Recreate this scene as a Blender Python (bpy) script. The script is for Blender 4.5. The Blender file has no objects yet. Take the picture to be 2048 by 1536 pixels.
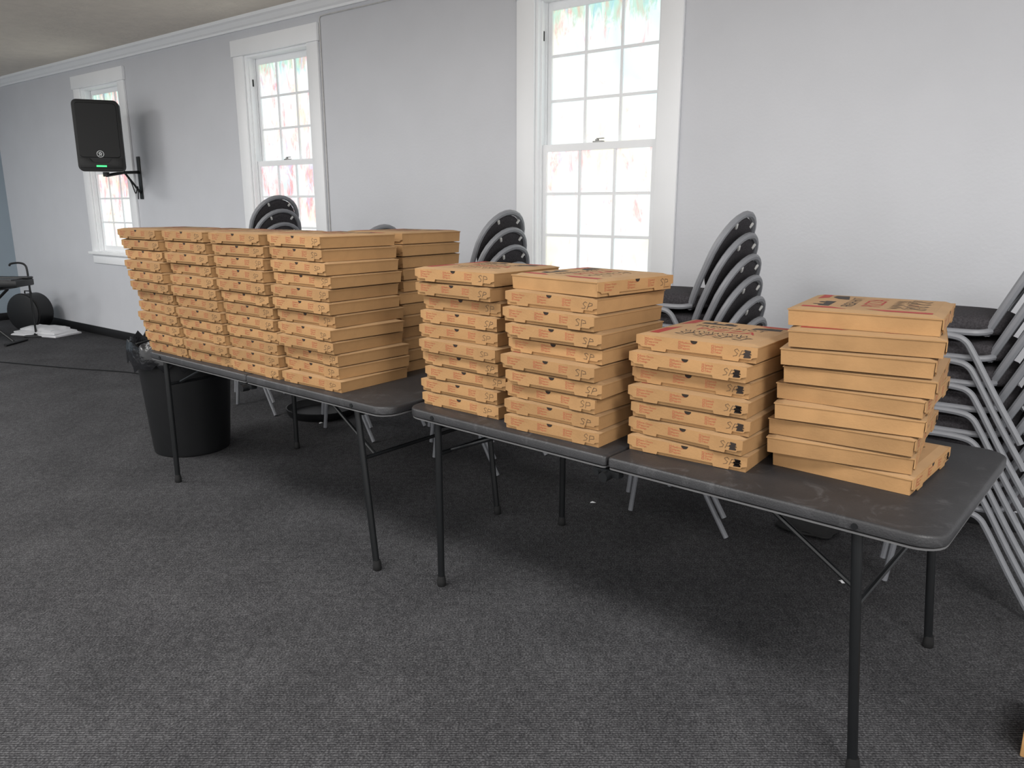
import bpy, bmesh, math, random
from mathutils import Vector, Matrix
random.seed(11)
scene = bpy.context.scene
COL = scene.collection
PI = math.pi
R = math.radians

# ------------------------------------------------------------------ constants (metres)
CAM_H = 1.56
TZ = 0.757          # table top height
W = 4.28            # window wall plane (y)
XL = -12.1          # far end wall plane (x)
XR = 3.2
YF = -3.6
ZC = 3.15           # ceiling

# ------------------------------------------------------------------ materials
def lin(c):
    o = []
    for v in c:
        v = v / 255.0
        o.append(v / 12.92 if v <= .04045 else ((v + .055) / 1.055) ** 2.4)
    return (o[0], o[1], o[2], 1.0)

def mat(name, rgb, rough=.6, metal=0.0, var=.12, scale=20.0, bump=0.0, bscale=None, rnd=0.0, spec=.5, scuff=None):
    m = bpy.data.materials.new(name)
    m.use_nodes = True
    nt = m.node_tree
    N, L = nt.nodes, nt.links
    b = N['Principled BSDF']
    b.inputs['Roughness'].default_value = rough
    b.inputs['Metallic'].default_value = metal
    b.inputs['Specular IOR Level'].default_value = spec
    tc = N.new('ShaderNodeTexCoord')
    no = N.new('ShaderNodeTexNoise')
    no.inputs['Scale'].default_value = scale
    no.inputs['Detail'].default_value = 4
    L.new(tc.outputs['Object'], no.inputs['Vector'])
    c = lin(rgb)
    ramp = N.new('ShaderNodeValToRGB')
    ramp.color_ramp.elements[0].position = .3
    ramp.color_ramp.elements[1].position = .7
    ramp.color_ramp.elements[0].color = (c[0] * (1 - var), c[1] * (1 - var), c[2] * (1 - var), 1)
    ramp.color_ramp.elements[1].color = (min(1, c[0] * (1 + var)), min(1, c[1] * (1 + var)), min(1, c[2] * (1 + var)), 1)
    L.new(no.outputs['Fac'], ramp.inputs['Fac'])
    out = ramp.outputs['Color']
    if scuff:
        n3 = N.new('ShaderNodeTexNoise'); n3.inputs['Scale'].default_value = 7; n3.inputs['Detail'].default_value = 9
        n3.inputs['Roughness'].default_value = .75; n3.inputs['Distortion'].default_value = 1.2
        L.new(tc.outputs['Object'], n3.inputs['Vector'])
        m3 = N.new('ShaderNodeMapRange'); m3.inputs['From Min'].default_value = .55; m3.inputs['From Max'].default_value = .78; m3.inputs['To Max'].default_value = .8
        L.new(n3.outputs['Fac'], m3.inputs['Value'])
        x3 = N.new('ShaderNodeMix'); x3.data_type = 'RGBA'; x3.inputs['B'].default_value = lin(scuff)
        L.new(m3.outputs[0], x3.inputs['Factor']); L.new(out, x3.inputs['A'])
        out = x3.outputs['Result']
    if rnd:
        oi = N.new('ShaderNodeObjectInfo')
        mr = N.new('ShaderNodeMapRange')
        mr.inputs['To Min'].default_value = 1 - rnd
        mr.inputs['To Max'].default_value = 1 + rnd
        L.new(oi.outputs['Random'], mr.inputs['Value'])
        hs = N.new('ShaderNodeHueSaturation')
        L.new(mr.outputs['Result'], hs.inputs['Value'])
        L.new(out, hs.inputs['Color'])
        out = hs.outputs['Color']
    L.new(out, b.inputs['Base Color'])
    if bump:
        n2 = N.new('ShaderNodeTexNoise')
        n2.inputs['Scale'].default_value = bscale or scale * 3
        n2.inputs['Detail'].default_value = 3
        L.new(tc.outputs['Object'], n2.inputs['Vector'])
        bp = N.new('ShaderNodeBump')
        bp.inputs['Strength'].default_value = bump
        bp.inputs['Distance'].default_value = .01
        L.new(n2.outputs['Fac'], bp.inputs['Height'])
        L.new(bp.outputs['Normal'], b.inputs['Normal'])
    return m

def emis(name, rgb, strength):
    m = bpy.data.materials.new(name)
    m.use_nodes = True
    b = m.node_tree.nodes['Principled BSDF']
    b.inputs['Base Color'].default_value = lin(rgb)
    b.inputs['Emission Color'].default_value = lin(rgb)
    b.inputs['Emission Strength'].default_value = strength
    return m

def carpet_mat():
    m = bpy.data.materials.new('carpet')
    m.use_nodes = True
    nt = m.node_tree; N, L = nt.nodes, nt.links
    b = N['Principled BSDF']
    b.inputs['Roughness'].default_value = .95
    b.inputs['Specular IOR Level'].default_value = .12
    tc = N.new('ShaderNodeTexCoord')
    mp = N.new('ShaderNodeMapping')
    mp.inputs['Rotation'].default_value = (0, 0, R(52))
    L.new(tc.outputs['Object'], mp.inputs['Vector'])
    fine = N.new('ShaderNodeTexNoise'); fine.inputs['Scale'].default_value = 150; fine.inputs['Detail'].default_value = 3
    mid = N.new('ShaderNodeTexNoise'); mid.inputs['Scale'].default_value = 28; mid.inputs['Detail'].default_value = 5; mid.inputs['Roughness'].default_value = .75
    big = N.new('ShaderNodeTexNoise'); big.inputs['Scale'].default_value = 2.6; big.inputs['Detail'].default_value = 4
    for n in (fine, mid, big): L.new(mp.outputs['Vector'], n.inputs['Vector'])
    wv = N.new('ShaderNodeTexWave'); wv.inputs['Scale'].default_value = 32; wv.inputs['Distortion'].default_value = 1.0; wv.inputs['Detail'].default_value = 2
    L.new(mp.outputs['Vector'], wv.inputs['Vector'])
    def madd(a, ka, b_, kb):
        x = N.new('ShaderNodeMath'); x.operation = 'MULTIPLY'; x.inputs[1].default_value = ka; L.new(a, x.inputs[0])
        y = N.new('ShaderNodeMath'); y.operation = 'MULTIPLY_ADD'; y.inputs[1].default_value = kb
        L.new(b_, y.inputs[0]); L.new(x.outputs[0], y.inputs[2]); return y.outputs[0]
    s = madd(fine.outputs['Fac'], .50, mid.outputs['Fac'], .27)
    s2 = madd(s, 1.0, wv.outputs['Fac'], .11)
    s3 = madd(s2, 1.0, big.outputs['Fac'], .12)
    rp = N.new('ShaderNodeValToRGB')
    rp.color_ramp.elements[0].position = .35; rp.color_ramp.elements[0].color = lin((29, 29, 31))
    rp.color_ramp.elements[1].position = .65; rp.color_ramp.elements[1].color = lin((98, 98, 100))
    e = rp.color_ramp.elements.new(.5); e.color = lin((58, 58, 60))
    L.new(s3, rp.inputs['Fac'])
    L.new(rp.outputs['Color'], b.inputs['Base Color'])
    bp = N.new('ShaderNodeBump'); bp.inputs['Strength'].default_value = .6; bp.inputs['Distance'].default_value = .005
    L.new(s2, bp.inputs['Height']); L.new(bp.outputs['Normal'], b.inputs['Normal'])
    return m

def pane_mat():
    m = bpy.data.materials.new('painted_glass')
    m.use_nodes = True
    nt = m.node_tree; N, L = nt.nodes, nt.links
    b = N['Principled BSDF']
    b.inputs['Roughness'].default_value = .25
    ge = N.new('ShaderNodeNewGeometry')
    sep = N.new('ShaderNodeSeparateXYZ'); L.new(ge.outputs['Position'], sep.inputs['Vector'])
    def mapr(src, f0, f1, t0, t1):
        r_ = N.new('ShaderNodeMapRange')
        r_.inputs['From Min'].default_value = f0; r_.inputs['From Max'].default_value = f1
        r_.inputs['To Min'].default_value = t0; r_.inputs['To Max'].default_value = t1
        L.new(src, r_.inputs['Value']); return r_.outputs[0]
    def math_(op, a, b_):
        n = N.new('ShaderNodeMath'); n.operation = op
        for i, q in enumerate((a, b_)):
            if isinstance(q, (int, float)): n.inputs[i].default_value = q
            else: L.new(q, n.inputs[i])
        return n.outputs[0]
    def noise(sc, det, dist, off, mscale):
        mp = N.new('ShaderNodeMapping'); mp.inputs['Scale'].default_value = mscale; mp.inputs['Location'].default_value = (off, off * .7, off * 1.3)
        L.new(ge.outputs['Position'], mp.inputs['Vector'])
        n = N.new('ShaderNodeTexNoise'); n.inputs['Scale'].default_value = sc; n.inputs['Detail'].default_value = det; n.inputs['Distortion'].default_value = dist
        n.inputs['Roughness'].default_value = .68
        L.new(mp.outputs['Vector'], n.inputs['Vector']); return n.outputs['Fac']
    def mix(fac, a, b_):
        x = N.new('ShaderNodeMix'); x.data_type = 'RGBA'
        L.new(fac, x.inputs['Factor'])
        for k, q in (('A', a), ('B', b_)):
            if isinstance(q, tuple): x.inputs[k].default_value = q
            else: L.new(q, x.inputs[k])
        return x.outputs['Result']
    Z, X = sep.outputs['Z'], sep.outputs['X']
    far = mapr(X, -3.4, -5.2, 0, 1)
    wash = N.new('ShaderNodeValToRGB')
    wash.color_ramp.elements[0].position = .3; wash.color_ramp.elements[0].color = lin((215, 243, 246))
    wash.color_ramp.elements[1].position = .7; wash.color_ramp.elements[1].color = lin((250, 244, 214))
    e = wash.color_ramp.elements.new(.5); e.color = lin((241, 251, 248))
    L.new(noise(1.0, 3, .5, 3.0, (3, 3, 2)), wash.inputs['Fac'])
    tealr = N.new('ShaderNodeValToRGB')
    tealr.color_ramp.elements[0].position = .35; tealr.color_ramp.elements[0].color = lin((125, 200, 208))
    tealr.color_ramp.elements[1].position = .66; tealr.color_ramp.elements[1].color = lin((205, 170, 142))
    e = tealr.color_ramp.elements.new(.5); e.color = lin((172, 220, 195))
    L.new(noise(1.0, 3, .6, 9.0, (14, 14, 4)), tealr.inputs['Fac'])
    tm = math_('ADD', noise(1.3, 6, .8, 1.0, (16, 16, 4)), mapr(Z, 2.50, 2.80, -.22, .18))
    c = mix(mapr(tm, .48, .62, 0, .8), wash.outputs['Color'], tealr.outputs['Color'])
    redr = N.new('ShaderNodeValToRGB')
    redr.color_ramp.elements[0].position = .38; redr.color_ramp.elements[0].color = lin((245, 186, 184))
    redr.color_ramp.elements[1].position = .64; redr.color_ramp.elements[1].color = lin((205, 200, 235))
    e = redr.color_ramp.elements.new(.5); e.color = lin((228, 126, 130))
    L.new(noise(1.0, 3, .6, 5.0, (12, 12, 5)), redr.inputs['Fac'])
    low = math_('MULTIPLY', mapr(Z, 1.40, 1.85, 0, .088), math_('LESS_THAN', Z, 1.9))
    rm = math_('ADD', math_('ADD', noise(1.5, 7, .7, 7.0, (8, 8, 2.8)), low), math_('MULTIPLY', far, .068))
    c = mix(mapr(rm, .56, .74, 0, .85), c, redr.outputs['Color'])
    L.new(c, b.inputs['Emission Color'])
    b.inputs['Base Color'].default_value = (.25, .25, .25, 1)
    b.inputs['Emission Strength'].default_value = 1.03
    return m

M = {}
M['wall'] = mat('wall_paint', (204, 206, 211), .45, var=.02, scale=3, bump=.08, bscale=60)
M['endwall'] = mat('blue_wall_paint', (146, 160, 171), .55, var=.02, scale=3, bump=.08, bscale=60)
M['ceil'] = mat('ceiling_texture', (228, 220, 208), .9, var=.04, scale=9, bump=.5, bscale=28)
M['trim'] = mat('white_trim_paint', (244, 246, 248), .4, var=.01, scale=5)
M['base'] = mat('black_vinyl_base', (20, 20, 22), .5)
M['carpet'] = carpet_mat()
M['pane'] = pane_mat()
M['card'] = mat('kraft_cardboard', (164, 127, 86), .75, var=.08, scale=14, bump=.08, bscale=160, rnd=.12, spec=.2)
M['cardtop'] = mat('kraft_cardboard_top', (161, 130, 95), .7, var=.07, scale=9, rnd=.06, spec=.25)
M['red'] = mat('red_print', (170, 76, 55), .7, var=.1, scale=60)
M['topred'] = mat('red_lid_print', (150, 52, 46), .7, var=.15, scale=40)
M['blackprint'] = mat('black_print', (46, 38, 34), .7, var=.2, scale=60)
M['ink'] = mat('marker_ink', (52, 42, 36), .6, var=.1, scale=60)
M['slot'] = mat('dark_slot', (40, 30, 22), .9)
M['tabletop'] = mat('black_vinyl_top', (41, 41, 43), .46, var=.25, scale=5, bump=.12, bscale=200, scuff=(84, 84, 86))
M['edge'] = mat('grey_edge_strip', (96, 96, 97), .45, var=.08)
M['black'] = mat('black_metal', (16, 18, 20), .4, var=.1)
M['rubber'] = mat('black_rubber', (14, 14, 15), .7)
M['silver'] = mat('silver_paint', (128, 130, 135), .45, metal=.0, var=.04)
M['fabric'] = mat('charcoal_fabric', (60, 58, 61), .95, var=.35, scale=160, bump=.3, bscale=300, spec=.2)
M['clip'] = mat('pale_plastic', (200, 200, 198), .5)
M['bin'] = mat('black_bin_plastic', (18, 19, 21), .45, var=.1)
M['bag'] = mat('black_bag_film', (20, 21, 24), .2, var=.2, bump=.6, bscale=14)
M['spk'] = mat('black_speaker_plastic', (15, 16, 17), .55)
M['grille'] = mat('black_grille', (12, 13, 14), .6, var=.3, scale=300)
M['white'] = mat('white_print', (225, 228, 228), .5)
M['led'] = emis('green_light', (60, 255, 120), 2.0)
M['cloth'] = mat('white_cloth', (226, 227, 230), .9, var=.04, scale=8)
M['keys'] = mat('dark_panel', (60, 60, 62), .4)
M['latch'] = mat('grey_latch', (150, 150, 148), .35, metal=.7)
M['wood'] = mat('tan_wood', (184, 142, 92), .6, var=.12, scale=10)

# ------------------------------------------------------------------ mesh builder
class MB:
    def __init__(s):
        s.v = []; s.f = []; s.m = []
    def add(s, verts, faces, mi=0, X=None):
        o = len(s.v)
        for p in verts:
            p = Vector(p)
            s.v.append(X @ p if X else p)
        for f in faces:
            s.f.append([i + o for i in f]); s.m.append(mi)
        return s
    def box(s, x0, x1, y0, y1, z0, z1, mi=0, X=None):
        vs = [(x0, y0, z0), (x1, y0, z0), (x1, y1, z0), (x0, y1, z0), (x0, y0, z1), (x1, y0, z1), (x1, y1, z1), (x0, y1, z1)]
        fs = [(3, 2, 1, 0), (4, 5, 6, 7), (0, 1, 5, 4), (1, 2, 6, 5), (2, 3, 7, 6), (3, 0, 4, 7)]
        return s.add(vs, fs, mi, X)
    def loops(s, loops, mi=0, cap0=True, cap1=True, closed=False):
        n = len(loops[0]); vs = [p for l in loops for p in l]; fs = []
        k = len(loops)
        rng = range(k if closed else k - 1)
        for i in rng:
            a = i * n; b = ((i + 1) % k) * n
            for j in range(n):
                j2 = (j + 1) % n
                fs.append((a + j, a + j2, b + j2, b + j))
        if not closed:
            if cap0: fs.append(tuple(reversed(range(n))))
            if cap1: fs.append(tuple(range((k - 1) * n, k * n)))
        return s.add(vs, fs, mi)
    def tube(s, pts, r, n=8, mi=0, closed=False):
        pts = [Vector(p) for p in pts]
        k = len(pts); T = []
        for i in range(k):
            if closed: t = pts[(i + 1) % k] - pts[i - 1]
            elif i == 0: t = pts[1] - pts[0]
            elif i == k - 1: t = pts[-1] - pts[-2]
            else: t = (pts[i + 1] - pts[i]).normalized() + (pts[i] - pts[i - 1]).normalized()
            T.append(t.normalized())
        ref = Vector((0, 0, 1)) if abs(T[0].z) < .9 else Vector((0, 1, 0))
        nn = (ref - T[0] * ref.dot(T[0])).normalized()
        L = []
        for i in range(k):
            nn = (nn - T[i] * nn.dot(T[i])).normalized()
            bb = T[i].cross(nn)
            rr = r[i] if isinstance(r, (list, tuple)) else r
            L.append([pts[i] + (nn * math.cos(2 * PI * j / n) + bb * math.sin(2 * PI * j / n)) * rr for j in range(n)])
        return s.loops(L, mi, closed=closed)
    def cyl(s, p0, p1, r, n=16, mi=0):
        return s.tube([p0, p1], r, n, mi)
    def lathe(s, prof, n=32, mi=0, c=(0, 0, 0), cap0=True, cap1=True):
        L = [[(c[0] + r * math.cos(2 * PI * j / n), c[1] + r * math.sin(2 * PI * j / n), c[2] + z) for j in range(n)] for r, z in prof]
        return s.loops(L, mi, cap0, cap1)
    def prism(s, poly, f0, f1, mi=0):
        n = len(poly)
        vs = [f0(p) for p in poly] + [f1(p) for p in poly]
        fs = [tuple(reversed(range(n))), tuple(range(n, 2 * n))]
        for j in range(n):
            j2 = (j + 1) % n
            fs.append((j, j2, n + j2, n + j))
        return s.add(vs, fs, mi)
    def ribbon(s, pts, w, fn, mi=0):
        pts = [Vector((p[0], p[1])) for p in pts]
        for a, b in zip(pts[:-1], pts[1:]):
            d = b - a
            if d.length < 1e-6: continue
            d.normalize(); q = Vector((-d.y, d.x)) * w * .5; e = d * w * .4
            s.add([fn(a - q - e), fn(b - q + e), fn(b + q + e), fn(a + q - e)], [(0, 1, 2, 3)], mi)
        return s
    def build(s, name, mats, parent=None, smooth=False, bevel=0.0, seg=2, ang=40):
        me = bpy.data.meshes.new(name)
        me.from_pydata([tuple(p) for p in s.v], [], s.f)
        if not isinstance(mats, (list, tuple)): mats = [mats]
        for m_ in mats: me.materials.append(m_)
        for p, i in zip(me.polygons, s.m): p.material_index = i
        bm = bmesh.new(); bm.from_mesh(me)
        bmesh.ops.recalc_face_normals(bm, faces=bm.faces) if smooth or bevel else None
        if bevel:
            es = [e for e in bm.edges if len(e.link_faces) == 2 and e.calc_face_angle(0) > R(35)]
            bmesh.ops.bevel(bm, geom=es, offset=bevel, segments=seg, affect='EDGES', profile=.5, clamp_overlap=True)
        bm.to_mesh(me); bm.free()
        if smooth or bevel:
            for p in me.polygons: p.use_smooth = True
            me.set_sharp_from_angle(angle=R(ang))
        me.update()
        o = bpy.data.objects.new(name, me)
        COL.objects.link(o)
        if parent: o.parent = parent
        return o

def text_geom(body, size, cache={}):
    k = (body, size)
    if k in cache: return cache[k]
    cu = bpy.data.curves.new('lettering', 'FONT')
    cu.body = body; cu.size = size; cu.resolution_u = 1
    ob = bpy.data.objects.new('lettering', cu)
    COL.objects.link(ob)
    dg = bpy.context.evaluated_depsgraph_get(); dg.update()
    ev = ob.evaluated_get(dg)
    me = ev.to_mesh()
    vs = [(v.co.x, v.co.y) for v in me.vertices]; fs = [tuple(p.vertices) for p in me.polygons]
    ev.to_mesh_clear()
    bpy.data.objects.remove(ob); bpy.data.curves.remove(cu)
    cache[k] = (vs, fs)
    return cache[k]

def text(mb, body, size, fn, mi):
    vs, fs = text_geom(body, size)
    mb.add([fn(Vector(p)) for p in vs], fs, mi)

def thing(name, label, cat, loc=(0, 0, 0), rz=0.0, group=None):
    o = bpy.data.objects.new(name, None)
    o.empty_display_size = .1
    COL.objects.link(o)
    o.location = loc; o.rotation_euler = (0, 0, rz)
    o['label'] = label; o['category'] = cat
    if group: o['group'] = group
    return o

def tag(o, label, cat, group=None):
    o['label'] = label; o['category'] = cat
    if group: o['group'] = group
    return o

def struct(o):
    o['kind'] = 'structure'; return o

def dup(root, loc, rz, label=None):
    def cp(o, par):
        c = o.copy(); COL.objects.link(c)
        if par: c.parent = par
        for ch in list(o.children): cp(ch, c)
        return c
    r = cp(root, None)
    r.location = loc; r.rotation_euler = (0, 0, rz)
    if label: r['label'] = label
    return r

def rrect(x0, x1, y0, y1, rr, n=6):
    """rr = radii at (x0y0, x1y0, x1y1, x0y1)"""
    P = []
    for (cx, cy, sx, sy, r, a0) in ((x0, y0, 1, 1, rr[0], 180), (x1, y0, -1, 1, rr[1], 270), (x1, y1, -1, -1, rr[2], 0), (x0, y1, 1, -1, rr[3], 90)):
        if r <= 0: P.append((cx, cy)); continue
        for i in range(n + 1):
            a = R(a0 + 90 * i / n)
            P.append((cx + sx * r + r * math.cos(a), cy + sy * r + r * math.sin(a)))
    return P

def smooth_path(pts, n=6):
    """Catmull-Rom through pts"""
    P = [Vector(p) for p in pts]; out = []
    for i in range(len(P) - 1):
        p0 = P[i - 1] if i > 0 else P[i] * 2 - P[i + 1]
        p1, p2 = P[i], P[i + 1]
        p3 = P[i + 2] if i + 2 < len(P) else P[i + 1] * 2 - P[i]
        for k in range(n):
            t = k / n
            out.append(.5 * ((2 * p1) + (p2 - p0) * t + (2 * p0 - 5 * p1 + 4 * p2 - p3) * t * t + (3 * p1 - p0 - 3 * p2 + p3) * t ** 3))
    out.append(P[-1])
    return out

# ------------------------------------------------------------------ room shell
struct(MB().box(XL - .15, XR, YF, W + .15, -.1, 0).build('floor', M['carpet']))
struct(MB().box(XL - .15, XR, YF, W + .15, ZC, ZC + .1).build('ceiling', M['ceil']))
WX = [-2.70, -5.90, -9.10]
HW = .45; SZ = 1.02; HZ = 2.84
wb = MB()
xs = [XL - .15]
for c in reversed(WX): xs += [c - HW, c + HW]
xs.append(XR)
for i in range(0, len(xs), 2): wb.box(xs[i], xs[i + 1], W, W + .15, 0, ZC)
for c in WX:
    wb.box(c - HW, c + HW, W, W + .15, 0, SZ)
    wb.box(c - HW, c + HW, W, W + .15, HZ, ZC)
struct(wb.build('wall_back', M['wall']))
struct(MB().box(XL - .15, XL, YF, W, 0, ZC).build('wall_left', M['endwall']))
struct(MB().box(XL + .012, XR, W - .012, W, 0, .10).build('baseboard_back', M['base'], bevel=.003))
struct(MB().box(XL, XL + .012, YF, W - .012, 0, .10).build('baseboard_left', M['base'], bevel=.003))
cp = [(0, 0), (-.018, 0), (-.022, .018), (-.035, .03), (-.055, .062), (-.07, .075), (-.075, .10), (0, .10)]
struct(MB().prism(cp, lambda p: (XL, W + p[0], ZC - .10 + p[1]), lambda p: (XR, W + p[0], ZC - .10 + p[1])).build('trim_1', M['trim']))
struct(MB().prism(cp, lambda p: (XL - p[0], YF, ZC - .10 + p[1]), lambda p: (XL - p[0], W - .075, ZC - .10 + p[1])).build('trim_2', M['trim']))

def window(i, cx):
    r = bpy.data.objects.new('window_%d' % i, None); COL.objects.link(r)
    r.location = (cx, W, SZ); r['kind'] = 'structure'
    H = HZ - SZ
    for sx in (-1, 1):
        a, b = sorted((sx * .45, sx * .59))
        MB().box(a, b, -.022, -.0005, 0, H).build('casing', M['trim'], r, bevel=.003)
        a, b = sorted((sx * .45, sx * .432))
        m = MB().box(a, b, -.001, .15, 0, H)
        a2, b2 = sorted((sx * .432, sx * .42))
        m.box(a2, b2, .083, .09, 0, H).box(a2, b2, .03, .042, 0, H)
        m.build('jamb', M['trim'], r)
    MB().box(-.432, .432, -.001, .15, H - .018, H).build('head_jamb', M['trim'], r)
    MB().box(-.605, .605, -.034, -.0005, H, H + .135).build('head_trim', M['trim'], r, bevel=.004)
    MB().box(-.62, .62, -.06, .0, -.03, 0).box(-.449, .449, 0, .15, -.0005, .012).build('sill', M['trim'], r, bevel=.004)
    MB().box(-.59, .59, -.02, -.0005, -.135, -.03).build('apron', M['trim'], r, bevel=.003)
    def sash(name, y0, y1, z0, z1, bot, top):
        st = .04
        x0, x1 = -.43, .43
        m = MB().box(x0, x0 + st, y0, y1, z0, z1).box(x1 - st, x1, y0, y1, z0, z1)
        m.box(x0 + st, x1 - st, y0, y1, z0, z0 + bot).box(x0 + st, x1 - st, y0, y1, z1 - top, z1)
        gx0, gx1, gz0, gz1 = x0 + st, x1 - st, z0 + bot, z1 - top
        for k in (1, 2):
            x = gx0 + (gx1 - gx0) * k / 3
            m.box(x - .009, x + .009, y0 + .004, y1 - .004, gz0, gz1)
            z = gz0 + (gz1 - gz0) * k / 3
            m.box(gx0, gx1, y0 + .005, y1 - .005, z - .009, z + .009)
        s = m.build(name, M['trim'], r)
        MB().box(gx0, gx1, (y0 + y1) / 2 - .002, (y0 + y1) / 2 + .002, gz0, gz1).build('panes', M['pane'], s)
        return s
    sash('upper_sash', .095, .13, .88, H - .018, .045, .05)
    ls = sash('lower_sash', .045, .08, .012, .925, .06, .045)
    MB().box(-.035, .035, .048, .078, .925, .934).cyl((-.01, .063, .934), (-.01, .063, .945), .012, 12).box(-.012, .04, .057, .069, .945, .951).build('sash_lock', M['latch'], ls, bevel=.001)
    MB().box(-.432, -.427, .055, .068, 1.57, 1.63).build('jamb_latch', M['black'], r, bevel=.002)
for i, cx in enumerate(WX): window(i + 1, cx)

# wall cable beside the middle window, up and along below the crown
cb = MB().tube([(-5.285, W - .006, .12), (-5.285, W - .006, 3.0), (-5.27, W - .006, 3.018), (-5.2, W - .006, 3.02), (XR - .02, W - .006, 3.02)], .005, 6)
tag(cb.build('wall_cable', M['clip'], smooth=True), 'thin pale cable running up beside the middle window and along under the crown', 'cable')

# ------------------------------------------------------------------ folding tables
def make_table(L, D, loc, rz, label, du=0.0):
    t = thing('folding_table', label, 'table', loc, rz, 'black folding tables')
    g = .004
    mid = L / 2
    for (x0, x1, rr) in ((0, mid - g, (.075, .012, .012, .075)), (mid + g, L, (.012, .075, .075, .012))):
        P = rrect(x0, x1, 0, D, rr)
        cx, cy = (x0 + x1) / 2, D / 2
        def sc(p, d):
            return (p[0] + (d if p[0] < cx else -d), p[1] + (d if p[1] < cy else -d))
        m = MB()
        lv = [(0.006, TZ - .036), (0, TZ - .031), (0, TZ - .008), (.002, TZ - .003), (.007, TZ)]
        m.loops([[(*sc(p, d), z) for p in P] for d, z in lv])
        m.build('top_panel', M['tabletop'], t, smooth=True, ang=50)
        m = MB().loops([[(*sc(p, d), z) for p in P] for d, z in ((.012, TZ - .044), (.003, TZ - .042), (.003, TZ - .0365), (.012, TZ - .0365))])
        m.build('edge_strip', M['edge'], t, smooth=True, ang=30)
    # underside rails
    for y in (.10, D - .10):
        MB().box(.10, L - .10, y - .014, y + .014, TZ - .072, TZ - .0445).build('side_rail', M['black'], t, bevel=.002)
    # fold hinge with knob, front and back
    for (y, s) in ((.0, -1), (D, 1)):
        m = MB().box(mid - .05, mid + .05, min(y, y - s * .03), max(y, y - s * .03), TZ - .066, TZ - .045)
        m.cyl((mid + .006, y - s * .01, TZ - .062), (mid + .006, y + s * .028, TZ - .062), .017, 14)
        m.cyl((mid - .03, y, TZ - .058), (mid - .03, y + s * .012, TZ - .058), .010, 10)
        m.build('hinge_latch', M['black'], t, smooth=True, ang=35)
    ends = ((.165, .165, .46, .58), (L - .21, L - .155 + du, L - .50, .50))
    for (ut, ub, uc, zb_) in ends:
        fr = lambda z: ut + (ub - ut) * (1 - z / .70)
        for v in (.032, D - .055):
            lg = MB().tube([(ut, v, TZ - .046), (fr(.03), v, .028)], .0145, 12).build('leg', M['black'], t, smooth=True)
            MB().lathe([(.0165, 0), (.019, .004), (.019, .022), (.0155, .045)], 14, c=(ub, v, 0)).build('rubber_foot', M['rubber'], lg, smooth=True)
        MB().tube([(fr(zb_), .032, zb_), (fr(zb_), D - .055, zb_)], .009, 8).build('crossbar', M['black'], t, smooth=True)
        MB().tube([(ut, .035, TZ - .062), (ut, D - .05, TZ - .062)], .012, 8).build('pivot_bar', M['black'], t, smooth=True)
        for v in (.10, D - .12):
            MB().tube([(fr(zb_), v, zb_), (uc, v, TZ - .055)], .008, 8).build('brace', M['black'], t, smooth=True)
    for u in (.165, L - .21):
        MB().cyl((u, .012, TZ - .020), (u, -.003, TZ - .020), .009, 10).build('rivet', M['black'], t)
    return t
make_table(2.02, .90, (-4.275, 2.10, 0), R(-1.4), 'black folding table farther from the camera, holding the five tall stacks', .03)
make_table(1.985, .92, (-2.225, 2.13, 0), R(-2.9), 'black folding table nearer the camera, its right end bare')

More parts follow.
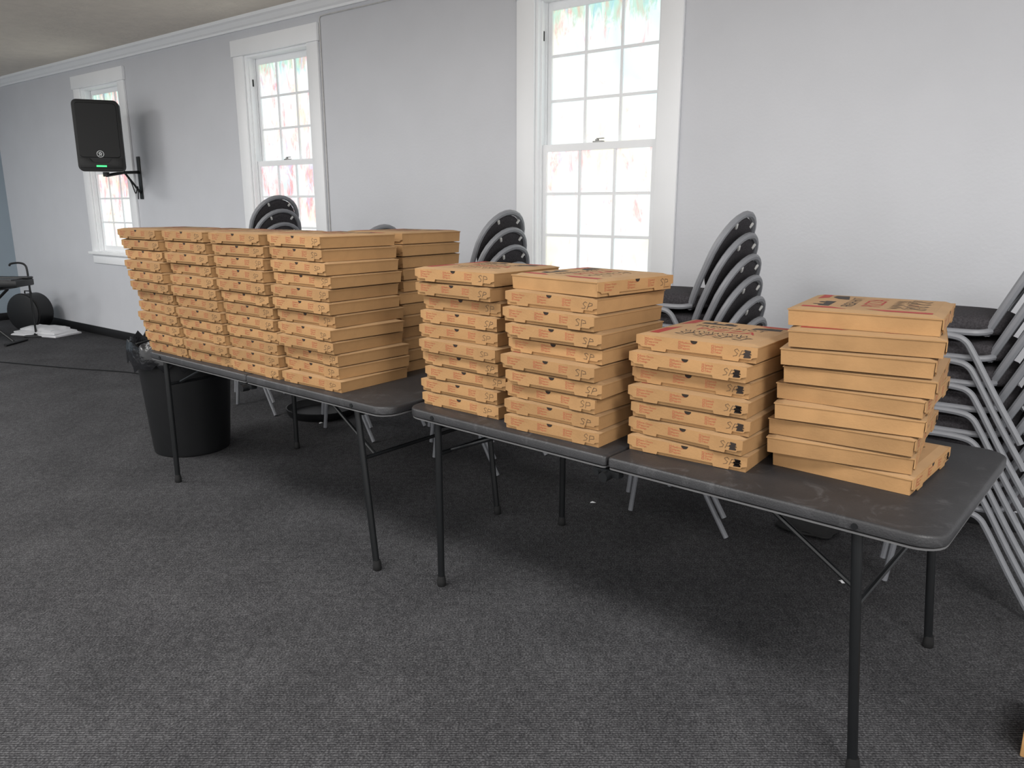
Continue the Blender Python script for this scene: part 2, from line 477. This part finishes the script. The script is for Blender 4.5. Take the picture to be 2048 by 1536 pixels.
# ------------------------------------------------------------------ pizza boxes
BH = .2055; BP = .0565
def make_box(variant):
    r = thing('pizza_box', '', 'pizza box', (0, 0, 0), 0, 'brown cardboard pizza boxes')
    m = MB()
    h = .2030; th = .004
    hb = .2005
    m.box(-hb, hb, -hb, hb, 0, .004)
    for k in range(4):
        X = Matrix.Rotation(k * PI / 2, 4, 'Z')
        m.add([(-hb, -hb, 0), (hb, -hb, 0), (hb - th, -hb + th, .004), (-hb + th, -hb + th, .004), (-h, -h, .0455), (h, -h, .0455), (h - th, -h + th, .0455), (-h + th, -h + th, .0455)],
              [(0, 1, 5, 4), (2, 3, 7, 6), (4, 5, 6, 7), (3, 2, 1, 0), (1, 2, 6, 5), (3, 0, 4, 7)], 0, X)
    m.build('tray', M['card'], r)
    m = MB()
    g = [-BH, -.180, .180, BH]
    ze = [[0, 0, 0, 0], [0, 1, 1, 0], [0, 1, 1, 0], [0, 0, 0, 0]]
    top = [(g[i], g[j], .0490 + .0066 * ze[i][j]) for i in range(4) for j in range(4)]
    bot = [(g[i], g[j], .0457 + .0050 * ze[i][j]) for i in range(4) for j in range(4)]
    fs = []
    for i in range(3):
        for j in range(3):
            a, b, c, d = i * 4 + j, (i + 1) * 4 + j, (i + 1) * 4 + j + 1, i * 4 + j + 1
            fs.append((a, b, c, d)); fs.append((16 + d, 16 + c, 16 + b, 16 + a))
    m.add(top + bot, fs, 0)
    ring = [0, 4, 8, 12, 13, 14, 15, 11, 7, 3, 2, 1]
    m.add(top + bot, [(ring[k], ring[(k + 1) % 12], 16 + ring[(k + 1) % 12], 16 + ring[k])[::-1] for k in range(12)], 1)
    zb = .011
    flap = [(-BH, .0488), (-BH, .020), (-.190, .016), (-.186, zb), (-.150, zb), (-.147, .0015), (-.098, .0015), (-.095, zb), (.095, zb), (.098, .0015), (.147, .0015), (.150, zb), (.186, zb), (.190, .016), (BH, .020), (BH, .0488)]
    yf = -.2072
    m.prism(flap, lambda p: (p[0], yf, p[1]), lambda p: (p[0], yf + .003, p[1]), 1)
    fn = lambda p: Vector((p[0], yf - .0005, p[1]))
    m.add([fn((.012 * math.cos(PI + PI * k / 8), .0487 + .0105 * math.sin(PI + PI * k / 8))) for k in range(9)], [tuple(range(9))], 4)
    cols = ((-.172, ('Extra Cheese', 'Pepperoni', 'Sausage')), (-.052, ('Mushroom', 'Jalapeno', 'Peppers')), (.060, ('Spinach', 'Special', 'Other')))
    for x0, words in cols:
        for k, wd in enumerate(words):
            z = .0365 - k * .0090
            q = .0058
            for (a, b) in (((0, 0), (q, 0)), ((q, 0), (q, q)), ((q, q), (0, q)), ((0, q), (0, 0))):
                m.ribbon([(x0 + a[0], z + a[1]), (x0 + b[0], z + b[1])], .0011, fn, 2)
            text(m, wd, .0094, lambda p, x0=x0, z=z: fn((x0 + .0085 + p[0], z + p[1])), 2)
    if variant.startswith('sp') or variant == 'blot':
        rv = random.Random(variant)
        S = [(.021, .020), (.014, .024), (.006, .020), (.009, .014), (.018, .010), (.016, .003), (.004, .001)]
        P_ = [(.027, .001), (.030, .022), (.044, .021), (.046, .013), (.031, .010)]
        sc_ = rv.uniform(.8, 1.2); ox = rv.uniform(.122, .140); oz = rv.uniform(.012, .018); sl = rv.uniform(-.05, .35)
        jt = lambda: rv.uniform(-.0015, .0015)
        for st in (S, P_):
            m.ribbon([(ox + (x + z * sl) * sc_ + jt(), oz + z * sc_ + jt()) for x, z in st], rv.uniform(.0011, .0015), lambda p: fn(p) + Vector((0, -.0003, 0)), 3)
    if variant == 'blot':
        rnd = random.Random(3)
        zz = [(.166 + .018 * ((k % 2)) + rnd.uniform(-.003, .003), .016 + .0016 * k) for k in range(15)]
        m.ribbon(zz, .003, lambda p: fn(p) + Vector((0, -.0006, 0)), 3)
    tp = lambda p: Vector((p[0] * .95, p[1] * .95, .0560))
    def poly(pts, mi): m.add([tp(p) for p in pts], [tuple(range(len(pts)))], mi)
    poly([(-.184, -.184), (-.150, -.184), (-.150, .0), (-.184, -.06)], 6)
    poly([(-.184, .05), (-.150, .10), (-.150, .184), (-.184, .184)], 6)
    poly([(.10, .155), (.184, .155), (.184, .184), (.06, .184)], 6)
    text(m, 'FRESH HOT', .050, lambda p: tp((-.125 + p[0], .045 + p[1])), 5)
    text(m, 'PIZZA', .080, lambda p: tp((-.09 + p[0], -.030 + p[1])), 6)
    for (a, b, h0) in ((-.13, -.10, .03), (-.10, -.085, .05), (-.085, -.05, .022), (-.05, -.02, .042), (-.02, .0, .028)):
        poly([(a, .112), (b, .112), (b, .112 + h0), ((a + b) / 2, .118 + h0), (a, .112 + h0)], 5)
    poly([(.07, .085), (.17, .10), (.165, .14), (.12, .145), (.075, .12)], 5)
    rnd = random.Random(8)
    for k in range(7):
        x = -.11 + k * .034
        m.ribbon([(x, -.055), (x + .012, -.075 - rnd.uniform(0, .02)), (x + .022, -.06), (x + .03, -.085)], .003, tp, 5)
    for k in range(3):
        cx_, cy_ = (-.06 + k * .07, -.125 + .01 * k)
        pts = [(cx_ + .018 * math.cos(t * PI / 5), cy_ + .014 * math.sin(t * PI / 5)) for t in range(11)]
        m.ribbon(pts, .002, tp, 6 if k == 1 else 5)
    if variant == 'blot':
        tq = lambda p: Vector((p[0], p[1], .0563))
        for k in range(4):
            x = -.10 + .065 * k
            m.ribbon([(x + .02, -.085), (x, -.10), (x + .02, -.12), (x, -.14), (x + .03, -.15), (x + .032, -.095), (x + .05, -.10), (x + .034, -.12)], .0035, tq, 3)
    m.build('lid', [M['cardtop'], M['card'], M['red'], M['ink'], M['slot'], M['blackprint'], M['topred']], r)
    return r

protos = {}
ORD = ['topmost', 'second from top', 'third from top', 'fourth from top', 'fifth from top', 'sixth from top', 'seventh from top', 'eighth from top', 'ninth from top', 'tenth from top', 'eleventh from top']
pick = random.Random(21)
def place_box(variant, x, y, z, rz, label):
    if variant == 'sp': variant = 'sp' + pick.choice('abcde')
    if variant not in protos:
        o = make_box(variant); protos[variant] = o
        o.location = (x, y, z); o['label'] = label
        o.rotation_euler = (0, 0, rz)
    else:
        dup(protos[variant], (x, y, z), rz, label)

def stack(desc, n, cx, cy, variant, rot=0.0, lean=(0, 0), jit=.004, jr=1.0, rots=None, offs=None, turn=None, pitch=BP):
    for k in range(n):
        rz = rot + random.uniform(-jr, jr)
        if rots: rz = rots[k]
        ox = lean[0] * k / (n - 1) + random.uniform(-jit, jit)
        oy = lean[1] * k / (n - 1) + random.uniform(-jit, jit) * 1.8
        if offs and k in offs: ox += offs[k][0]; oy += offs[k][1]
        if turn and k in turn: rz += turn[k]
        o = n - 1 - k
        pos = 'at the bottom' if k == 0 else ORD[o]
        place_box(variant, cx + ox, cy + oy, TZ + .0006 + k * pitch, R(rz), 'brown pizza box, %s of the %s' % (pos, desc))

yc = 2.325
stack('leftmost stack on the far table', 12, -4.072, yc, 'sp', -1, (-.15, -.02), .007, 1.8)
stack('second stack from left on far table', 12, -3.652, yc, 'sp', -1, (-.115, -.015), .006, 1.8)
stack('third stack from left on far table', 12, -3.232, yc, 'sp', -1, (-.08, -.01), .006, 1.8)
stack('fourth front stack on the far table', 12, -2.810, yc, 'sp', -1.5, (-.045, 0), .009, 2.8)
stack('half-hidden rear stack on the far table', 12, -2.885, 2.778, 'plain', -1, (0, .01), .008, 2)
stack('leftmost stack on the near table', 10, -1.985, 2.41, 'sp', -2, (0, 0), .013, 3.5)
stack('second stack on the near table', 10, -1.507, 2.351, 'sp', -3, (0, .01), .012, 3, turn={9: 90 - 6}, offs={9: (.02, 0)})
stack('shortest stack, seven boxes with blotted marks', 7, -1.020, 2.425, 'blot', -1.7, (.01, 0), .011, 3)
stack('rightmost stack, showing its blank sides', 9, -.578, 2.505, 'blot', 90, (.0, .01), .012, 2,
      rots=[90 - 4, 90 + 6, 90 + 2, 90 + 6.5, 90 + 1, 90 + 5, 90 + 7.5, 90 + 10, 90 + 5], offs={0: (.008, 0), 1: (-.016, 0), 6: (-.014, 0), 5: (.006, 0)})

# ------------------------------------------------------------------ stacking chairs (face -x)
DZ = .098; DX = -.018
def make_chair():
    r = thing('stacking_chair', '', 'chair', (0, 0, 0), 0, 'stacked banquet chairs along the wall')
    def superel(cx, a, b, z, n=2.8, k=28):
        L = []
        for i in range(k):
            t = 2 * PI * i / k
            c, s_ = math.cos(t), math.sin(t)
            L.append((cx + a * math.copysign(abs(c) ** (2 / n), c), b * math.copysign(abs(s_) ** (2 / n), s_), z))
        return L
    MB().loops([superel(-.03, .215 * s, .198 * s, z) for s, z in ((.86, .386), (.97, .389), (1, .402), (1, .432), (.97, .447), (.88, .456), (.6, .461), (.2, .462))]).build('seat', M['fabric'], r, smooth=True, ang=60)
    P0 = Vector((.125, 0, .44)); d = Vector((.41, 0, .912)).normalized(); nr = Vector((.912, 0, -.41)).normalized(); wv = Vector((0, 1, 0))
    pt = lambda w, s, q=0: P0 + wv * w + d * s + nr * q
    c0 = .225
    def oval(a, b, q, k=30):
        return [pt(a * math.cos(2 * PI * i / k), c0 + b * math.sin(2 * PI * i / k), q) for i in range(k)]
    MB().loops([oval(.10, .10, -.019), oval(.145, .15, -.016), oval(.174, .180, -.008), oval(.180, .186, -.002), oval(.176, .182, .005), oval(.155, .160, .009), oval(.08, .08, .010)]).build('backrest', M['fabric'], r, smooth=True, ang=60)
    hp = [pt(-.150, -.055), pt(-.168, .0), pt(-.188, .09)]
    for i in range(0, 17):
        a = R(188 - i * 196 / 16)
        hp.append(pt(.198 * math.cos(a), c0 + .204 * math.sin(a)))
    hp += [pt(.188, .09), pt(.168, .0), pt(.150, -.055)]
    fr = MB().tube(hp, .0160, 8)
    fr.tube([pt(-.15, -.055), pt(.15, -.055)], .011, 8)
    fr = fr.build('back_frame', M['silver'], r, smooth=True)
    for sx in (-1, 1):
        a = R(58)
        c = pt(.180 * math.cos(a) * sx, c0 + .185 * math.sin(a), .011)
        u = (wv * sx * math.cos(a) + d * math.sin(a)).normalized(); v = nr.cross(u)
        X = Matrix(((u.x, v.x, nr.x, c.x), (u.y, v.y, nr.y, c.y), (u.z, v.z, nr.z, c.z), (0, 0, 0, 1)))
        MB().box(-.024, .004, -.007, .007, -.006, .004, 0, X).build('clip', M['clip'], fr, bevel=.002)
    for s in (-1, 1):
        y = .213 * s
        MB().tube(smooth_path([(.118, .165 * s, .405), (.09, .20 * s, .401), (.05, y, .40), (-.06, y, .399), (-.17, y, .398), (-.205, y, .38), (-.222, y * 1.01, .33), (-.245, y * 1.03, .15), (-.262, y * 1.05, .004)], 4), .0125, 8).build('front_leg', M['silver'], r, smooth=True)
        y = .240 * s
        MB().tube(smooth_path([(-.15, y, .385), (-.08, y, .389), (.0, y, .386), (.045, y, .372), (.08, y, .325), (.17, y * 1.01, .17), (.272, y * 1.02, .004)], 4), .0125, 8).build('rear_leg', M['silver'], r, smooth=True)
        MB().box(-.14, -.12, min(.19 * s, y), max(.19 * s, y), .379, .391).build('bracket', M['silver'], r)
    return r
chair0 = None
def chair_stack(desc, n, x, y, rz=0.0):
    global chair0
    for k in range(n):
        o = n - 1 - k
        pos = 'at the bottom' if k == 0 else ORD[o]
        lab = 'grey-framed oval-back chair, %s of the %s' % (pos, desc)
        loc = (x + DX * k + random.uniform(-.003, .003), y + random.uniform(-.003, .003), DZ * k + .0005)
        if chair0 is None:
            chair0 = make_chair(); chair0.location = loc; chair0.rotation_euler = (0, 0, rz); chair0['label'] = lab
        else:
            dup(chair0, loc, rz, lab)
chair_stack('stack before the middle window', 9, -5.15, 3.58)
chair_stack('low stack behind the far table', 7, -4.06, 3.58)
chair_stack('stack left of the nearest window', 8, -2.985, 3.58)
chair_stack('stack right of the nearest window', 8, -1.575, 3.58)
chair_stack('rightmost stack, cut by photo edge', 8, -.34, 3.57)

# ------------------------------------------------------------------ speaker and bracket
sx_, sy_, sz_ = -8.265, 3.84, 2.23
view = Vector((0 - sx_, 0 - sy_, 0)).normalized()
ang = math.atan2(view.y, view.x) + PI / 2 + R(-4)      # local -y faces the room
sp = thing('loudspeaker', 'black loudspeaker with green light on a wall bracket before the far window', 'speaker', (sx_, sy_, sz_ - .345), ang)
KW = .93
def spk_loop(y, hw, z0, z1):
    return [(p[0] * KW, y, p[1]) for p in rrect(-hw, hw, z0, z1, (.05, .05, .05, .05), 5)]
SH = .675
MB().loops([spk_loop(-.185, .205, .02, SH - .01), spk_loop(-.18, .222, .0, SH), spk_loop(-.05, .228, .0, SH), spk_loop(.10, .19, .02, SH - .02), spk_loop(.19, .13, .05, SH - .06)]).build('cabinet', M['spk'], sp, smooth=True, ang=35)
gp = rrect(-.195 * KW, .195 * KW, .13, SH - .03, (.03, .03, .03, .03), 4)
MB().loops([[(p[0], -.1855, p[1]) for p in gp], [(p[0] * .98, -.192, .39 + (p[1] - .39) * .98) for p in gp]]).build('grille', M['grille'], sp, smooth=True, ang=30)
MB().prism([(-.186, .03), (.186, .03), (.19, .125), (.10, .125), (.07, .085), (-.07, .085), (-.10, .125), (-.19, .125)], lambda p: (p[0], -.1855, p[1]), lambda p: (p[0], -.196, p[1])).build('lower_panel', M['spk'], sp, bevel=.003)
lg = MB()
fnl = lambda p: Vector((p[0], -.1935, .165 + p[1]))
lg.ribbon([(.03 * math.cos(t * PI / 12), .03 * math.sin(t * PI / 12)) for t in range(25)], .006, fnl)
lg.ribbon([(-.012, -.014), (.0, -.002), (-.014, .008), (.002, .016), (.012, .004), (.004, -.016)], .006, fnl)
lg.build('emblem', M['white'], sp)
MB().box(-.045, .045, -.1985, -.195, .042, .056).build('status_light', M['led'], sp)
br = thing('speaker_bracket', 'black angled wall bracket carrying the loudspeaker', 'bracket', (-8.40, W, 1.9))
MB().box(-.03, .03, -.012, -.0005, -.28, .16).build('wall_plate', M['black'], br, bevel=.002)
ax = Vector((sx_ + .0, sy_ + .02, 0)) - Vector((-8.40, W, 0))
MB().tube([(0, -.01, .0), (ax.x * .5, ax.y * .5, -.012), (ax.x, ax.y, -.05)], .016, 8).build('arm', M['black'], br, smooth=True)
MB().tube([(0, -.01, -.22), (ax.x * .45, ax.y * .45, -.02)], .011, 8).build('strut', M['black'], br, smooth=True)
MB().tube([(ax.x, ax.y, -.06), (ax.x, ax.y, -.016)], .03, 12).build('pole_cup', M['black'], br, smooth=True)
spc = smooth_path([(.13, -.28, .10), (.10, -.16, -.10), (.02, -.08, -.22), (-.02, -.03, -.15), (-.05, -.02, -.28)], 6)
MB().tube(spc, .006, 6).build('speaker_cable', M['black'], br, smooth=True)

# ------------------------------------------------------------------ bin
b_ = thing('trash_can', 'large round black trash can under the left end of the far table', 'trash can', (-4.665, 2.54, 0))
MB().lathe([(.225, 0), (.232, .006), (.236, .03), (.284, .655), (.286, .667), (.300, .670), (.303, .695), (.295, .703), (.283, .695), (.276, .65), (.22, .03), (.0, .028)], 40).build('body', M['bin'], b_, smooth=True, ang=35)
for a in (R(205), R(25)):
    c, s = math.cos(a), math.sin(a)
    q = lambda r_, t, z: (c * r_ - s * t, s * r_ + c * t, z)
    MB().tube([q(.285, -.08, .66), q(.34, -.075, .66), q(.36, -.04, .66), q(.36, .04, .66), q(.34, .075, .66), q(.285, .08, .66)], .012, 8).build('handle', M['bin'], b_, smooth=True)
rnd = random.Random(5)
Ls = []
for (r0, z0, am) in ((.270, .62, .002), (.288, .700, .004), (.296, .742, .028), (.310, .722, .024), (.318, .665, .024), (.315, .59, .036)):
    Ls.append([((r0 + rnd.uniform(0, am) * .6) * math.cos(2 * PI * j / 48), (r0 + rnd.uniform(0, am) * .6) * math.sin(2 * PI * j / 48), z0 + rnd.uniform(-am, am) * 1.2) for j in range(48)])
MB().loops(Ls, cap0=False, cap1=False).build('bin_liner', M['bag'], b_, smooth=True, ang=70)

# black round tray on the floor between chair stacks
MB_lid = MB().lathe([(.20, 0), (.245, .004), (.262, .03), (.268, .062), (.258, .064), (.25, .034), (.235, .016), (.0, .014)], 40)
o = MB_lid.build('floor_tray', M['bin'], smooth=True, ang=35); o.location = (-4.66, 3.60, 0.0)
tag(o, 'round black rimmed tray lying on the carpet behind the far table', 'tray')

def lump(name, m, loc, sx, sy, sz, seed, label, cat, fold=.25):
    bm = bmesh.new()
    bmesh.ops.create_icosphere(bm, subdivisions=4, radius=1)
    rr = random.Random(seed)
    ph = [(rr.uniform(-6, 6), rr.uniform(-6, 6), rr.uniform(-6, 6), rr.uniform(0, 6)) for _ in range(7)]
    for v in bm.verts:
        p = v.co
        k = 1 + fold * sum(math.sin(a * p.x + b * p.y + c * p.z + d) for a, b, c, d in ph) / 5
        v.co = Vector((p.x * k * sx, p.y * k * sy, max(0.0, (p.z * k * .5 + .42)) * sz))
    for f in bm.faces: f.smooth = True
    me = bpy.data.meshes.new(name); bm.to_mesh(me); bm.free(); me.materials.append(m)
    o = bpy.data.objects.new(name, me); COL.objects.link(o); o.location = loc
    return tag(o, label, cat)
lump('plastic_bag', M['rubber'], (-1.03, 3.68, .001), .15, .11, .045, 4, 'flat crumpled black bag on the carpet beneath the near table', 'bag')

# folded white cloth by the far wall
cl = thing('folded_cloth', 'folded white cloth lying on the carpet by the far wall', 'cloth', (-10.35, 3.88, 0), R(20))
rnd = random.Random(2)
for k, (w, d_, z0) in enumerate(((.36, .19, .0), (.32, .17, .030), (.24, .14, .062))):
    n1, n2 = 14, 8
    tops, bots = [], []
    for i in range(n1):
        for j in range(n2):
            x = -w + 2 * w * i / (n1 - 1); y = -d_ + 2 * d_ * j / (n2 - 1)
            e = 1 if 0 < i < n1 - 1 and 0 < j < n2 - 1 else .3
            tops.append((x + rnd.uniform(-.010, .010), y + rnd.uniform(-.010, .010), z0 + .010 + e * (.024 + rnd.uniform(-.006, .010))))
            bots.append((x, y, z0 + .001))
    N_ = n1 * n2; fs = []
    for i in range(n1 - 1):
        for j in range(n2 - 1):
            a, b, c, d = i * n2 + j, (i + 1) * n2 + j, (i + 1) * n2 + j + 1, i * n2 + j + 1
            fs += [(a, b, c, d), (N_ + d, N_ + c, N_ + b, N_ + a)]
    ringi = [i * n2 for i in range(n1)] + [(n1 - 1) * n2 + j for j in range(1, n2)] + [i * n2 + n2 - 1 for i in range(n1 - 2, -1, -1)] + [j for j in range(n2 - 2, 0, -1)]
    for a, b in zip(ringi, ringi[1:] + ringi[:1]): fs.append((b, a, N_ + a, N_ + b))
    MB().add(tops + bots, fs).build('fold', M['cloth'], cl, smooth=True, ang=60)

# keyboard on its stand
ka = math.atan2(.616, .788)
kb = thing('electric_keyboard', 'black electric keyboard on a folding stand at the left photo edge', 'keyboard', (-10.18, 3.16, .66), ka)
MB().box(-.56, .56, -.16, .17, .0, .075).box(-.56, .56, .06, .17, .075, .10).build('body', M['black'], kb, bevel=.012)
MB().box(-.50, .50, -.15, .05, .0755, .088).build('keys', M['keys'], kb)
ks = thing('keyboard_stand', 'black crossed-leg stand under the keyboard', 'stand', (-10.18, 3.16, 0), ka)
for s in (-1, 1):
    MB().tube([(-.34 * s, .016 * s, .03), (.34 * s, .016 * s, .625)], .016, 8).build('crossed_leg', M['black'], ks, smooth=True)
    MB().tube([(.36 * s, -.2, .018), (.36 * s, .2, .018)], .017, 8).build('foot_bar', M['black'], ks, smooth=True)
    MB().tube([(.35 * s, -.18, .641), (.35 * s, .18, .641)], .016, 8).build('top_bar', M['black'], ks, smooth=True)

dr = thing('drum_case', 'round black case standing on edge by the far wall', 'case', (-10.85, 3.92, .235), R(25))
MB().tube([(0, -.13, 0), (0, -.125, 0), (0, .125, 0), (0, .13, 0)], [.215, .232, .232, .215], 36).build('shell', M['bin'], dr, smooth=True, ang=35)
MB().tube([(.235 * math.cos(2 * PI * k / 36), -.10, .235 * math.sin(2 * PI * k / 36)) for k in range(36)], .008, 6, closed=True).build('rim', M['rubber'], dr, smooth=True)
MB().tube([(-.05, 0, .23), (-.045, 0, .262), (.045, 0, .262), (.05, 0, .23)], .009, 6).build('handle', M['rubber'], dr, smooth=True)
po = thing('bent_pole_stand', 'thin black stand with bent-over top beside the round case', 'stand', (-10.28, 3.74, 0))
MB().tube(smooth_path([(0, 0, .015), (0, 0, .5), (0, 0, .78), (-.02, -.01, .86), (-.07, -.05, .885), (-.15, -.11, .875), (-.17, -.125, .85)], 5), .012, 8).build('pole', M['black'], po, smooth=True)
MB().lathe([(.13, 0), (.13, .012), (.03, .022), (.014, .04)], 24).build('base', M['black'], po, smooth=True, ang=35)

# tan block with a black top, only its corner in frame at the lower right
tb = thing('wooden_block', 'tan wooden block with black top at the lower right photo corner', 'block', (.111, 2.53, 0))
MB().box(-.14, .14, -.10, .10, 0, .085).build('body', M['wood'], tb, bevel=.004)
MB().box(-.143, .143, -.103, .103, .0855, .15).build('top', M['rubber'], tb, bevel=.006)

# floor cable on the left
fc = smooth_path([(-9.6, 2.55, .006), (-9.0, 2.78, .006), (-8.5, 2.95, .006), (-7.9, 3.16, .006), (-7.3, 3.4, .006), (-6.6, 3.55, .006), (-6.2, 3.9, .006)], 6)
tag(MB().tube(fc, .006, 6).build('floor_cable', M['black'], smooth=True), 'black cable trailing across the carpet left of the trash can', 'cable')

# paper scraps
def scrap(x, y, a, lab):
    m = MB().add([(-.014, -.007, .001), (.013, -.009, .004), (.016, .006, .001), (-.003, .009, .006), (-.013, .007, .002), (0, 0, .009)], [(0, 1, 5), (1, 2, 5), (2, 3, 5), (3, 4, 5), (4, 0, 5), (4, 3, 2, 1, 0)])
    o = m.build('paper_scrap', M['cloth']); o.location = (x, y, .0); o.rotation_euler = (0, 0, a)
    tag(o, lab, 'scrap', 'white scraps on the carpet')
scrap(-2.05, 3.33, .4, 'tiny white scrap on the carpet behind the near table')
scrap(-4.45, 3.42, 1.4, 'tiny white scrap on the carpet beside the round black tray')
scrap(-.74, 3.22, 2.4, 'tiny white scrap on the carpet by the near right table legs')

# ------------------------------------------------------------------ lights
def area(x, y, z, sx, sy, e, col=(1, .985, .965)):
    l = bpy.data.lights.new('ceiling_lamp', 'AREA'); l.shape = 'RECTANGLE'; l.size = sx; l.size_y = sy; l.energy = e; l.color = col
    o = bpy.data.objects.new('ceiling_lamp', l); COL.objects.link(o); o.location = (x, y, z)
for x, e in ((-9.6, 76), (-6.0, 68), (-2.4, 64), (1.2, 100)):
    area(x, .75, ZC - .04, 1.3, .8, e)
    area(x, -2.3, ZC - .04, 1.3, .8, e)
w = bpy.data.worlds.new('room_ambience'); scene.world = w; w.use_nodes = True
w.node_tree.nodes['Background'].inputs['Color'].default_value = (1.0, .99, .985, 1)
w.node_tree.nodes['Background'].inputs['Strength'].default_value = 1.55
scene.view_settings.view_transform = 'Standard'

# ------------------------------------------------------------------ camera
cd = bpy.data.cameras.new('camera'); cd.sensor_width = 36; cd.lens = 1540 / 2048 * 36
cam = bpy.data.objects.new('camera', cd); COL.objects.link(cam)
cam.location = (0, 0, CAM_H); cam.rotation_euler = (R(90 - 13.1), 0, R(38))
scene.camera = cam
